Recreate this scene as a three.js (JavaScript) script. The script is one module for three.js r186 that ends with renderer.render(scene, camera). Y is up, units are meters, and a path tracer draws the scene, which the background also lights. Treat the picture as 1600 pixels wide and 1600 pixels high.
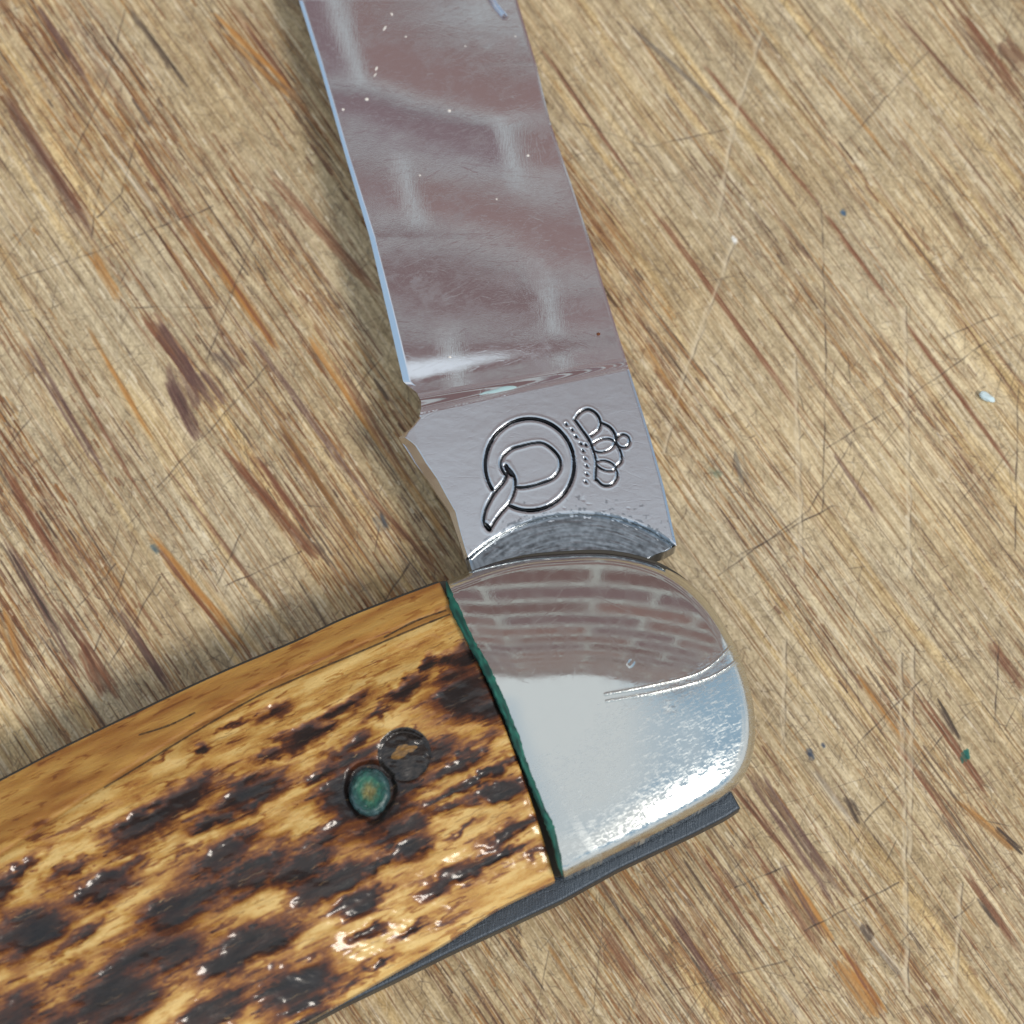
import * as THREE from 'three';
import { mergeGeometries } from 'three/addons/utils/BufferGeometryUtils.js';

// ---------------------------------------------------------------- camera, sky, sun, exposure
const scene = new THREE.Scene();
const DIST = 0.24, TILT = 14 * Math.PI / 180, WIDE = 0.08;      // lens distance, lean from straight down, width of board seen
const F = 1600 * DIST / WIDE;                                   // focal length in photograph pixels
const camera = new THREE.PerspectiveCamera(2 * Math.atan(800 / F) * 180 / Math.PI, 1, 0.01, 60);
camera.position.set(0, DIST * Math.cos(TILT), DIST * Math.sin(TILT));
camera.lookAt(0, 0, 0);
camera.focus = 0.2325;
camera.userData.fStop = 31;

const renderer = new THREE.WebGLRenderer({ antialias: true });
renderer.toneMapping = THREE.LinearToneMapping;
renderer.toneMappingExposure = 1.27;
renderer.shadowMap.enabled = true;

function rng(seed) { let s = seed >>> 0; return () => { s = (s + 0x6D2B79F5) >>> 0; let t = s; t = Math.imul(t ^ (t >>> 15), t | 1); t ^= t + Math.imul(t ^ (t >>> 7), t | 61); return ((t ^ (t >>> 14)) >>> 0) / 4294967296; }; }
const clamp = (x, a = 0, b = 1) => x < a ? a : x > b ? b : x;
const mix = (a, b, t) => a + (b - a) * t;
const smooth = (a, b, x) => { const t = clamp((x - a) / (b - a)); return t * t * (3 - 2 * t); };
const lin = (v) => { v /= 255; return v <= 0.04045 ? v / 12.92 : Math.pow((v + 0.055) / 1.055, 2.4); };
// value noise on a lattice that wraps after nx, ny cells
function lattice(nx, ny, seed) {
  const r = rng(seed), g = new Float32Array(nx * ny); for (let i = 0; i < g.length; i++) g[i] = r() * 2 - 1;
  return (x, y) => {
    const xi = Math.floor(x), yi = Math.floor(y); let fx = x - xi, fy = y - yi; fx = fx * fx * (3 - 2 * fx); fy = fy * fy * (3 - 2 * fy);
    const x0 = ((xi % nx) + nx) % nx, x1 = (x0 + 1) % nx, y0 = (((yi % ny) + ny) % ny) * nx, y1 = (((yi + 1) % ny + ny) % ny) * nx;
    const a = g[y0 + x0] + (g[y0 + x1] - g[y0 + x0]) * fx, b = g[y1 + x0] + (g[y1 + x1] - g[y1 + x0]) * fx;
    return a + (b - a) * fy;
  };
}
const N64 = lattice(64, 64, 11), N64b = lattice(64, 64, 12), N64c = lattice(64, 64, 13);
const fbm = (x, y) => (N64(x, y) + 0.5 * N64b(x * 2.03, y * 2.03) + 0.25 * N64c(x * 4.1, y * 4.1) + 0.125 * N64(x * 8.3 + 7, y * 8.3)) / 1.6;

{ // sky: bright broken cloud over pale blue, the same all the way round
  const w = 512, h = 256, d = new Float32Array(w * h * 4), n1 = lattice(12, 8, 5), n2 = lattice(24, 16, 6), n3 = lattice(48, 32, 7);
  for (let j = 0; j < h; j++) for (let i = 0; i < w; i++) {
    const el = (j + 0.5) / h * Math.PI - Math.PI / 2, az = (i + 0.5) / w * 2 * Math.PI;
    const up = Math.max(0, Math.sin(el)), rr = Math.cos(el) / (0.35 + up);
    const cx = Math.cos(az) * rr * 1.6, cy = Math.sin(az) * rr * 1.6;
    const c = smooth(-0.1, 0.75, 1.1 * (1 - up) ** 2 + n1(cx + 30, cy + 30) * 0.6 + n2(cx * 2.2 + 50, cy * 2.2 + 50) * 0.5 + n3(cx * 5 + 70, cy * 5 + 70) * 0.3);
    const k = (j * w + i) * 4;
    const blue = [0.47, 0.66, 0.85], white = [0.95, 0.99, 1.02];
    for (let q = 0; q < 3; q++) d[k + q] = el > 0 ? mix(blue[q], white[q], c) * 0.64 : [0.24, 0.23, 0.21][q];
    d[k + 3] = 1;
  }
  const sky = new THREE.DataTexture(d, w, h, THREE.RGBAFormat, THREE.FloatType);
  sky.mapping = THREE.EquirectangularReflectionMapping; sky.magFilter = sky.minFilter = THREE.LinearFilter; sky.needsUpdate = true;
  scene.background = sky; scene.environment = sky;
}
const sun = new THREE.DirectionalLight(0xfff6ea, 1.5);
sun.position.set(0.57, 0.77, 0.29);
sun.castShadow = true; sun.shadow.radius = 30; sun.shadow.mapSize.set(2048, 2048);
Object.assign(sun.shadow.camera, { left: -0.2, right: 0.2, top: 0.2, bottom: -0.2, near: 0.1, far: 4 });
scene.add(sun, sun.target);

// ---------------------------------------------------------------- helpers
const cs = Math.cos(TILT), sn = Math.sin(TILT);
// the place, h millimetres above the board, that was measured at a spot of the photograph (1600 x 1600)
function P(px, py, h) {
  const a = (px - 800) / F, b = (800 - py) / F;
  const dy = -cs + b * sn, dz = -sn - b * cs, t = (h * 0.001 - DIST * cs) / dy;
  return [a * t, h * 0.001, DIST * sn + dz * t];
}
const MM = WIDE / 1600 * 1000;                                   // millimetres to a pixel on the board
function polyAt(pts) {                                           // x as a function of y along a polyline with growing y
  return (y) => { if (y <= pts[0][1]) return pts[0][0]; for (let i = 1; i < pts.length; i++) if (y <= pts[i][1]) { const p = pts[i - 1], q = pts[i]; return mix(p[0], q[0], (y - p[1]) / (q[1] - p[1])); } return pts[pts.length - 1][0]; };
}
function segDist(x, y, ax, ay, bx, by) {
  const dx = bx - ax, dy = by - ay, t = clamp(((x - ax) * dx + (y - ay) * dy) / (dx * dx + dy * dy || 1));
  return Math.hypot(x - ax - dx * t, y - ay - dy * t);
}
function lineDist(x, y, pts) { let d = 1e9; for (let i = 1; i < pts.length; i++) d = Math.min(d, segDist(x, y, pts[i - 1][0], pts[i - 1][1], pts[i][0], pts[i][1])); return d; }
function curve(pts, n, closed = false) { return new THREE.CatmullRomCurve3(pts.map(p => new THREE.Vector3(p[0], p[1], 0)), closed, 'centripetal').getPoints(n).map(v => [v.x, v.y]); }
const arc = (x, rho) => x <= 0 ? 0 : rho - Math.sqrt(Math.max(1, rho * rho - x * x));

class Sheet {                                                    // a wrapping canvas of floats: colour (0..255) and height
  constructor(w, h) { this.w = w; this.h = h; this.c = new Float32Array(w * h * 3); this.z = new Float32Array(w * h); }
  dab(x, y, col, al, dz) {
    x = ((x % this.w) + this.w) % this.w; y = ((y % this.h) + this.h) % this.h;
    const k = y * this.w + x, c = this.c; c[k * 3] += (col[0] - c[k * 3]) * al; c[k * 3 + 1] += (col[1] - c[k * 3 + 1]) * al; c[k * 3 + 2] += (col[2] - c[k * 3 + 2]) * al; this.z[k] += dz * al;
  }
  stroke(x0, y0, x1, y1, hw, col, al, dz, o = {}) {              // tapered, slightly wavering stroke with ragged strength
    const L = Math.hypot(x1 - x0, y1 - y0) || 1, tx = (x1 - x0) / L, ty = (y1 - y0) / L, nz = o.rag ?? 0.5, wob = o.wob ?? 0, ph = o.ph ?? 0, soft = o.soft ?? 0.7;
    const pad = hw + wob + 2, xa = Math.floor(Math.min(x0, x1) - pad), xb = Math.ceil(Math.max(x0, x1) + pad);
    const ya = Math.floor(Math.min(y0, y1) - pad), yb = Math.ceil(Math.max(y0, y1) + pad);
    const steep = Math.abs(ty) > Math.abs(tx);
    const one = (x, y) => {
      const rx = x - x0, ry = y - y0, s = rx * tx + ry * ty; if (s < 0 || s > L) return;
      let d = rx * ty - ry * tx + wob * Math.sin(s / L * 5 + ph) * Math.sin(s * 0.11 + ph * 3) * 0.8;
      const tp = o.square ? 1 : Math.min(1, 9 * (s / L) * (1 - s / L) + 0.2), w = hw * tp * (1 + nz * 0.6 * N64(s * 0.09 + ph * 9, ph * 5));
      d = Math.abs(d); let a = clamp((w + soft - d) / (2 * soft)); if (w < soft) a *= w / soft;
      if (a > 0) this.dab(x, y, col, clamp(a * al * (1 - nz * (0.5 + 0.5 * N64b(s * 0.06 + ph * 4, d * 0.4 + ph)))), dz);
    };
    if (steep) for (let y = ya; y <= yb; y++) { const xc = x0 + (y - y0) * tx / ty; const r = pad / Math.abs(ty) + 1; for (let x = Math.floor(xc - r); x <= xc + r; x++) one(x, y); }
    else for (let x = xa; x <= xb; x++) { const yc = y0 + (x - x0) * ty / tx; const r = pad / Math.abs(tx) + 1; for (let y = Math.floor(yc - r); y <= yc + r; y++) one(x, y); }
  }
  colour(wrap) {
    const d = new Uint8Array(this.w * this.h * 4); for (let k = 0; k < this.w * this.h; k++) { for (let q = 0; q < 3; q++) d[k * 4 + q] = clamp(this.c[k * 3 + q], 4, 250); d[k * 4 + 3] = 255; }
    return finish(new THREE.DataTexture(d, this.w, this.h, THREE.RGBAFormat), wrap, true);
  }
  bump(wrap) {
    const d = new Uint8Array(this.w * this.h * 4); for (let k = 0; k < this.w * this.h; k++) { const v = clamp(128 + this.z[k] * 127, 0, 255); d[k * 4] = d[k * 4 + 1] = d[k * 4 + 2] = v; d[k * 4 + 3] = 255; }
    return finish(new THREE.DataTexture(d, this.w, this.h, THREE.RGBAFormat), wrap, false);
  }
}
function finish(t, wrap, srgb) { t.wrapS = t.wrapT = wrap; t.magFilter = THREE.LinearFilter; t.minFilter = THREE.LinearMipmapLinearFilter; t.generateMipmaps = true; if (srgb) t.colorSpace = THREE.SRGBColorSpace; t.needsUpdate = true; return t; }

// a closed solid from a grid of columns and rows: top surface, the same grid below it, walls round the rim
function solidGrid(nu, nv, top, bottom, uvOf, colourOf) {
  const pos = [], uv = [], col = [], idx = [], n = (nu + 1) * (nv + 1);
  for (const f of [top, bottom]) for (let j = 0; j <= nv; j++) for (let i = 0; i <= nu; i++) { const p = f(i, j); pos.push(p[0], p[1], p[2]); uv.push(...uvOf(p)); if (colourOf) col.push(...colourOf(i, j)); }
  const q = (a, b, c, d) => idx.push(a, b, c, a, c, d);
  for (let j = 0; j < nv; j++) for (let i = 0; i < nu; i++) { const a = j * (nu + 1) + i, b = a + 1, c = b + nu + 1, d = a + nu + 1; q(a, d, c, b); q(n + a, n + b, n + c, n + d); }
  const rim = []; for (let i = 0; i < nu; i++) rim.push([i, 0]); for (let j = 0; j < nv; j++) rim.push([nu, j]); for (let i = nu; i > 0; i--) rim.push([i, nv]); for (let j = nv; j > 0; j--) rim.push([0, j]);
  const base = 2 * n; // the walls get vertices of their own so that the rim stays crisp
  rim.forEach(([i, j]) => { const k = j * (nu + 1) + i; for (const m of [k, n + k]) { pos.push(pos[m * 3], pos[m * 3 + 1], pos[m * 3 + 2]); uv.push(uv[m * 2], uv[m * 2 + 1]); if (colourOf) col.push(col[m * 3], col[m * 3 + 1], col[m * 3 + 2]); } });
  for (let r = 0; r < rim.length; r++) { const s = (r + 1) % rim.length; q(base + 2 * r, base + 2 * s, base + 2 * s + 1, base + 2 * r + 1); }
  const g = new THREE.BufferGeometry();
  g.setAttribute('position', new THREE.Float32BufferAttribute(pos, 3)); g.setAttribute('uv', new THREE.Float32BufferAttribute(uv, 2));
  if (colourOf) g.setAttribute('color', new THREE.Float32BufferAttribute(col, 3));
  g.setIndex(idx); g.computeVertexNormals(); return g;
}
// an upright slab with a bevelled rim over a polygon of [x, z] metres, between heights y0 and y1 (mm)
function slab(poly, y0, y1, bevel, uvS = 50) {
  const s = new THREE.Shape(poly.map(p => new THREE.Vector2(p[0], -p[1])));
  const g = new THREE.ExtrudeGeometry(s, { depth: (y1 - y0 - 2 * bevel) * 0.001, bevelEnabled: bevel > 0, bevelThickness: bevel * 0.001, bevelSize: bevel * 0.001, bevelOffset: -bevel * 0.001, bevelSegments: 3, curveSegments: 4 });
  g.rotateX(-Math.PI / 2); g.translate(0, (y0 + bevel) * 0.001, 0);
  const p = g.attributes.position, u = g.attributes.uv; for (let i = 0; i < p.count; i++) u.setXY(i, p.getX(i) * uvS, p.getZ(i) * uvS);
  return g;
}
function mesh(name, g, m, parent = scene) { const o = new THREE.Mesh(g, m); o.name = name; o.castShadow = o.receiveShadow = true; parent.add(o); return o; }

// ---------------------------------------------------------------- the setting: ground, worn wooden board
const ground = mesh('ground', new THREE.PlaneGeometry(5, 5).rotateX(-Math.PI / 2).translate(0, -0.022, 0), new THREE.MeshStandardMaterial({ color: new THREE.Color().setRGB(0.27, 0.26, 0.24), roughness: 0.95 }));
ground.userData = { kind: 'structure' };

const GV = [0.565, 0.825], GU = [0.825, -0.565], TILE = 0.126, BN = 2048;   // along and across the grain
const toSheet = (px, py) => { const p = P(px, py, 0); return [((p[0] * GU[0] + p[2] * GU[1]) / TILE + 0.5) * BN, ((p[0] * GV[0] + p[2] * GV[1]) / TILE + 0.5) * BN]; };
const TX = BN / (TILE * 1000);                                   // texels to a millimetre
const boardSheet = new Sheet(BN, BN);
{
  const S = boardSheet, r = rng(4242), c = S.c, z = S.z;
  const big = lattice(7, 5, 21), mid = lattice(18, 12, 22), g1 = lattice(420, 14, 23), g2 = lattice(130, 6, 24), g3 = lattice(900, 60, 25), iso = lattice(110, 90, 26), iso2 = lattice(260, 220, 27), fine = lattice(1024, 700, 28), dirt = lattice(40, 36, 29);
  const A = [209, 188, 149], B = [184, 161, 122], G = [187, 173, 145], Y = [204, 172, 116];
  for (let y = 0; y < BN; y++) for (let x = 0; x < BN; x++) {
    const u = x / BN, v = y / BN, k = y * BN + x;
    const b = big(u * 7, v * 5), m = mid(u * 18, v * 12), st = g1(u * 420 + m * 1.5, v * 14), st2 = g2(u * 130 + m, v * 6), st3 = g3(u * 900 + m * 2, v * 60);
    const i1 = iso(u * 110, v * 90), i2 = iso2(u * 260, v * 220), f = fine(u * 1024, v * 700), dd = dirt(u * 40, v * 36);
    const ta = clamp(0.5 + 0.7 * b + 0.3 * m), tg = clamp(0.35 + 0.8 * mid(u * 18 + 5, v * 12 + 3)), ty = clamp(st2 * 1.3 - 0.45);
    const l = st * 13 + st2 * 6 + st3 * 19 + i1 * 5 + i2 * 9 + f * 17 + Math.min(0, dd + 0.25) * 9;
    for (let q = 0; q < 3; q++) c[k * 3 + q] = mix(mix(mix(B[q], A[q], ta), G[q], tg * 0.6), Y[q], ty) + l * (q === 2 ? 0.9 : 1);
    z[k] = st * 0.08 + st3 * 0.10 + i2 * 0.12 + f * 0.10 + i1 * 0.12;
  }
  // long hairlines of the grain, dark and pale
  for (let n = 0; n < 13000; n++) {
    const x = r() * BN, y = r() * BN, L = TX * (4 + 26 * r() * r()), a = (r() - 0.5) * 0.04, pale = r() < 0.4;
    S.stroke(x, y, x + Math.sin(a) * L, y + Math.cos(a) * L, 0.4 + 0.5 * r() * r(), pale ? [236, 220, 190] : [[116, 82, 56], [142, 100, 60], [94, 74, 58]][(r() * 3) | 0], 0.35 + 0.55 * r(), pale ? 0.1 : -0.3, { rag: 0.7, wob: 0.5, ph: r() * 6, soft: 0.6 });
  }
  const tones = [[112, 68, 42], [98, 64, 48], [146, 96, 52], [74, 56, 46], [164, 114, 60], [122, 78, 48]];
  // open pores and coloured fibres, in bands along the grain
  for (let n = 0; n < 46000; n++) {
    const x = r() * BN, y = r() * BN, band = 0.5 + 0.65 * g2(x / BN * 130 * 0.4, y / BN * 3) + 0.45 * mid(x / BN * 18, y / BN * 4); const right = clamp(0.5 + ((x / BN - 0.5) * GU[0] + (y / BN - 0.5) * GV[0]) * 1.4); if (r() > band * band * (1 - 0.25 * right)) { r(); continue; }
    const L = TX * (0.8 + 8 * r() * r() + (r() < 0.1 ? 8 : 0)), a = (r() - 0.5) * 0.07, hw = TX * (0.034 + 0.07 * r() * r() * r() + (r() < 0.04 ? 0.05 : 0));
    S.stroke(x, y, x + Math.sin(a) * L, y + Math.cos(a) * L, hw, tones[(r() * 6) | 0], (0.6 + 0.4 * r()) * (1 - 0.3 * right), -0.4, { rag: 0.35, wob: 0.6 * r(), ph: r() * 6, soft: 0.6 });
  }
  for (let n = 0; n < 4200; n++) {
    const x = r() * BN, y = r() * BN, L = TX * (0.4 + 3 * r() * r()), a = (r() - 0.5) * 0.12;
    S.stroke(x, y, x + Math.sin(a) * L, y + Math.cos(a) * L, TX * (0.03 + 0.06 * r()), [236, 222, 194], 0.4 + 0.5 * r(), 0.18, { rag: 0.4, wob: 0.5, ph: r() * 6, soft: 0.8 });
  }
  // fine crackle in the dried surface
  for (let n = 0; n < 42000; n++) {
    const x = r() * BN, y = r() * BN; if (dirt(x / BN * 40, y / BN * 36) > 0.25 + r() * 0.3) continue;
    let a = r() < 0.4 ? 1.57 + (r() - 0.5) * 0.7 : r() * 6.28, px = x, py = y; const st = TX * (0.12 + 0.2 * r()), m = 2 + (r() * 4 | 0), al = 0.2 + 0.4 * r();
    for (let i = 0; i < m; i++) { const qx = px + Math.cos(a) * st, qy = py + Math.sin(a) * st; S.stroke(px, py, qx, qy, 0.5, [70, 58, 50], al, -0.3, { rag: 0.3, ph: r() * 6, square: true, soft: 0.75 }); px = qx; py = qy; a += (r() - 0.5) * 1.5; }
  }
  // knife cuts, mostly across the grain
  for (let n = 0; n < 6500; n++) {
    const x = r() * BN, y = r() * BN, a = r() < 0.6 ? 0.1 + 1.1 * r() : r() * 3.14, L = TX * (0.8 + 6 * r() * r() + (r() < 0.05 ? 8 : 0)), dx = Math.cos(a) * L, dy = -Math.sin(a) * L, pale = r() < 0.35;
    S.stroke(x, y, x + dx, y + dy, 0.25 + 0.3 * r(), pale ? [228, 212, 184] : [60, 50, 42], 0.35 + 0.55 * r() * r(), -0.35, { rag: 0.4, wob: 0.6 * r(), ph: r() * 6, soft: 0.7 });
  }
  // features read off the board one by one: [x0, y0, x1, y1, half width in pixels, colour, strength, relief]
  const RB = [122, 72, 48], OR = [184, 126, 62], PB = [98, 68, 62], DK = [64, 50, 42], WH = [230, 215, 188], GY = [120, 112, 104];
  const marks = [
    [0, 139, 150, 375, 12, PB, .5, -.3], [8, 150, 140, 350, 5, RB, .6, -.3], [49, 0, 150, 150, 5, PB, .8, -.4], [190, 0, 296, 142, 4, DK, .7, -.4], [322, 19, 465, 157, 10, OR, .75, -.1], [352, 0, 468, 154, 3, RB, .8, -.4],
    [202, 210, 367, 461, 6, RB, .55, -.3], [292, 345, 442, 562, 7, OR, .7, -.2], [300, 345, 440, 556, 3, RB, .75, -.4], [412, 262, 600, 469, 8, RB, .5, -.3], [154, 210, 262, 360, 3, WH, .85, .3], [140, 390, 188, 472, 7, OR, .6, 0],
    [225, 487, 300, 585, 11, RB, .65, -.3], [240, 500, 320, 620, 8, PB, .7, -.35], [330, 687, 499, 875, 8, RB, .7, -.3], [394, 706, 488, 838, 5, RB, .7, -.3], [225, 830, 386, 1025, 9, OR, .75, -.2], [240, 850, 380, 1030, 3, RB, .8, -.4],
    [0, 717, 101, 905, 6, RB, .75, -.35], [0, 834, 124, 1055, 6, PB, .8, -.5], [10, 850, 110, 1020, 2, DK, .8, -.6], [86, 939, 187, 1092, 6, RB, .75, -.4], [176, 942, 270, 1085, 5, PB, .8, -.4], [375, 500, 600, 819, 4, PB, .75, -.4], [480, 520, 610, 720, 6, OR, .6, -.2],
    [30, 520, 170, 760, 6, PB, .6, -.3], [130, 500, 260, 720, 4, OR, .6, -.2], [60, 500, 230, 790, 3, RB, .6, -.3], [120, 1000, 160, 1090, 7, RB, .6, -.3], [0, 950, 40, 1070, 9, OR, .5, -.1], [250, 720, 470, 1010, 3, RB, .6, -.3],
    [420, 640, 560, 850, 5, OR, .55, -.2], [520, 560, 640, 760, 6, RB, .5, -.3], [560, 760, 690, 900, 5, RB, .6, -.3], [600, 700, 700, 850, 5, OR, .45, -.2],
    [1000, 300, 1285, 694, 4, RB, .7, -.4], [1262, 300, 1405, 495, 4, RB, .75, -.4], [1405, 495, 1600, 760, 4, RB, .65, -.4], [1000, 525, 1086, 667, 4, OR, .7, -.3], [1202, 487, 1337, 682, 3, RB, .5, -.3], [1300, 705, 1375, 817, 4, PB, .5, -.3], [840, 70, 1000, 300, 4, RB, .7, -.4],
    [1050, 40, 1290, 330, 3, RB, .6, -.3], [960, 20, 1150, 190, 3, GY, .6, -.3], [1380, 0, 1540, 180, 4, RB, .6, -.3], [1500, 20, 1600, 160, 9, RB, .5, -.3], [1280, 110, 1400, 260, 4, OR, .5, -.2],
    [1172, 1202, 1315, 1412, 11, PB, .55, -.3], [1300, 1480, 1379, 1592, 13, OR, .75, -.2], [1312, 1470, 1390, 1600, 4, RB, .75, -.3], [1225, 1364, 1296, 1476, 10, OR, .7, -.1], [1215, 1340, 1290, 1470, 3, PB, .7, -.4], [1435, 1086, 1555, 1255, 5, RB, .8, -.6], [1460, 1090, 1500, 1160, 4, DK, .8, -.9], [1487, 1244, 1592, 1337, 6, OR, .7, -.5], [1550, 1290, 1600, 1335, 4, DK, .85, -.9],
    [1499, 1349, 1600, 1495, 5, RB, .7, -.5], [1526, 1400, 1560, 1450, 3, DK, .7, -.7], [1319, 1416, 1424, 1544, 4, WH, .9, .4], [1262, 1190, 1340, 1300, 6, WH, .55, .2], [1160, 1300, 1290, 1500, 5, RB, .6, -.3], [1090, 1330, 1200, 1500, 4, RB, .6, -.3], [1030, 1400, 1130, 1560, 4, PB, .6, -.3], [1200, 1520, 1260, 1600, 5, WH, .5, .2],
    [1120, 1200, 1260, 1370, 6, RB, .55, -.3], [1335, 1050, 1420, 1170, 5, OR, .6, -.2], [1540, 1000, 1600, 1080, 8, RB, .5, -.3], [1400, 1160, 1500, 1300, 4, RB, .5, -.3], [930, 1440, 1010, 1560, 4, RB, .6, -.3], [850, 1470, 920, 1580, 4, OR, .5, -.2],
    [1320, 1240, 1345, 1290, 5, DK, .6, -.7], [1345, 1440, 1362, 1470, 6, DK, .6, -.6],
    [1145, 370, 1148, 378, 6, [245, 245, 240], .95, .3], [1504, 1172, 1510, 1190, 8, [18, 96, 88], .85, .1], [1262, 1172, 1270, 1184, 7, [50, 62, 84], .8, 0], [1284, 1162, 1288, 1168, 4, [60, 70, 90], .7, 0], [1314, 330, 1320, 334, 5, [50, 84, 120], .8, 0], [1110, 735, 1122, 745, 9, [128, 140, 116], .5, 0], [238, 852, 246, 862, 6, [84, 100, 104], .7, 0], [585, 800, 600, 830, 9, [80, 88, 100], .45, 0], [1150, 700, 1164, 760, 8, [150, 146, 132], .4, 0],
    [270, 560, 300, 650, 22, PB, .5, -.25], [300, 580, 345, 640, 16, PB, .5, -.25], [335, 545, 372, 580, 8, [110, 94, 84], .6, -.2], [260, 590, 310, 690, 9, [88, 58, 54], .7, -.4], [1560, 60, 1600, 110, 14, [110, 74, 54], .5, -.2],
  ];
  for (const [x0, y0, x1, y1, hw, col, al, dz] of marks) {
    const a = toSheet(x0, y0), b = toSheet(x1, y1), w = hw * MM * TX;
    const m = Math.max(1, Math.round(w / 1.6) + 1), dx = b[0] - a[0], dy = b[1] - a[1], L = Math.hypot(dx, dy);
    if (L < 2.2 * w) { for (let i = 0; i < 7; i++) S.stroke(a[0] + (r() - 0.5) * w, a[1] + (r() - 0.5) * w * 1.5, b[0] + (r() - 0.5) * w, b[1] + (r() - 0.5) * w * 1.5, w * (0.25 + 0.35 * r()), col, al * 0.5, dz, { rag: 0.5, wob: 1, ph: r() * 6, soft: 1 }); continue; }
    for (let i = 0; i < m * 2; i++) { // a bundle of straight fibres
      const o = (r() - 0.5) * 2 * w, s0 = r() * r() * 0.55, s1 = 1 - r() * r() * 0.55; if (s1 - s0 < 0.15) continue;
      S.stroke(a[0] + dx * s0 + o, a[1] + dy * s0, a[0] + dx * s1 + o + (r() - 0.5) * w * 0.4, a[1] + dy * s1, 0.7 + r() * Math.min(2.4, w * 0.35), r() < 0.2 ? col.map((q, j) => mix(q, [60, 46, 40][j], 0.6)) : col, al * (0.45 + 0.5 * r()), dz, { rag: 0.45, wob: 0.7, ph: r() * 6, soft: 0.75 });
    }
  }
  // long cuts and scrapes read off the board
  const CUT = [58, 48, 42];
  const cuts = [
    [[20, 437], [130, 400], [333, 322]], [[116, 240], [165, 130], [195, 15]], [[142, 375], [150, 310], [165, 247]], [[322, 562], [356, 472], [397, 367]], [[244, 762], [337, 661], [416, 571]], [[146, 1017], [214, 845]], [[337, 916], [375, 833]], [[120, 950], [180, 880]], [[350, 915], [420, 885], [470, 860]],
    [[1476, 1146], [1410, 1220], [1349, 1285]], [[1255, 1454], [1330, 1415], [1405, 1379]], [[1146, 1386], [1240, 1349]], [[1330, 1170], [1440, 1060]], [[1560, 1000], [1552, 1160]], [[1450, 80], [1385, 150], [1320, 225]], [[1290, 700], [1420, 620], [1560, 520]], [[1120, 900], [1260, 800], [1330, 690]], [[1150, 870], [1300, 790]], [[1470, 530], [1560, 490]], [[900, 190], [1010, 230], [1140, 200]], [[1060, 1545], [1230, 1500]], [[1490, 1435], [1560, 1380]],
    [[150, 340], [190, 300], [220, 180]], [[0, 420], [60, 330]], [[210, 480], [330, 480]], [[560, 1000], [640, 880]], [[10, 700], [50, 650]], [[560, 170], [500, 130]], [[170, 1040], [250, 900]],
    [[1283, 320], [1290, 560], [1284, 800]], [[1590, 600], [1585, 860]],
  ];
  for (const line of cuts) for (let i = 1; i < line.length; i++) { const a = toSheet(...line[i - 1]), b = toSheet(...line[i]); S.stroke(a[0], a[1], b[0], b[1], 0.75, CUT, 0.75, -0.45, { rag: 0.6, wob: 1.2, ph: i + line[0][0], soft: 0.9, square: true }); }
  const pale = [[[1190, 50], [1145, 190], [1120, 345]], [[1145, 380], [1100, 500], [1070, 580], [1035, 710]], [[1405, 1022], [1412, 1280], [1416, 1555]], [[1412, 480], [1418, 760], [1420, 900]], [[1240, 560], [1248, 760], [1252, 900]], [[1225, 1000], [1222, 1180]], [[1500, 1380], [1490, 1560]], [[1425, 1010], [1420, 1340]]];
  for (const line of pale) for (let i = 1; i < line.length; i++) {
    const a = toSheet(...line[i - 1]), b = toSheet(...line[i]);
    S.stroke(a[0], a[1], b[0], b[1], 3.2, [222, 206, 176], 0.7, -0.15, { rag: 0.8, wob: 1.5, ph: i + 2, soft: 1.6, square: true });
    S.stroke(a[0] + 3.5, a[1], b[0] + 3.5, b[1], 0.7, CUT, 0.6, -0.3, { rag: 0.8, wob: 1.5, ph: i + 2, soft: 0.9, square: true });
  }
}
const boardMat = new THREE.MeshStandardMaterial({ map: boardSheet.colour(THREE.RepeatWrapping), bumpMap: boardSheet.bump(THREE.RepeatWrapping), bumpScale: 0.0002, roughness: 0.68 });
{
  const g = slab([[-0.16, -0.2], [0.16, -0.2], [0.16, 0.2], [-0.16, 0.2]].map(([a, b]) => [a * GU[0] + b * GV[0], a * GU[1] + b * GV[1]]), -22, 0, 2);
  const p = g.attributes.position, n = g.attributes.normal, u = g.attributes.uv;
  for (let i = 0; i < p.count; i++) { const x = p.getX(i), y = p.getY(i), zz = p.getZ(i), du = Math.abs(n.getY(i)) > 0.5 ? 0 : y; u.setXY(i, (x * GU[0] + zz * GU[1]) / TILE + 0.5 + du / TILE, (x * GV[0] + zz * GV[1]) / TILE + 0.5 + du * 3); }
  mesh('wooden_board', g, boardMat).userData = { kind: 'structure', label: 'worn brown wooden board with knife cuts under the folding knife' };
}

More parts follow.
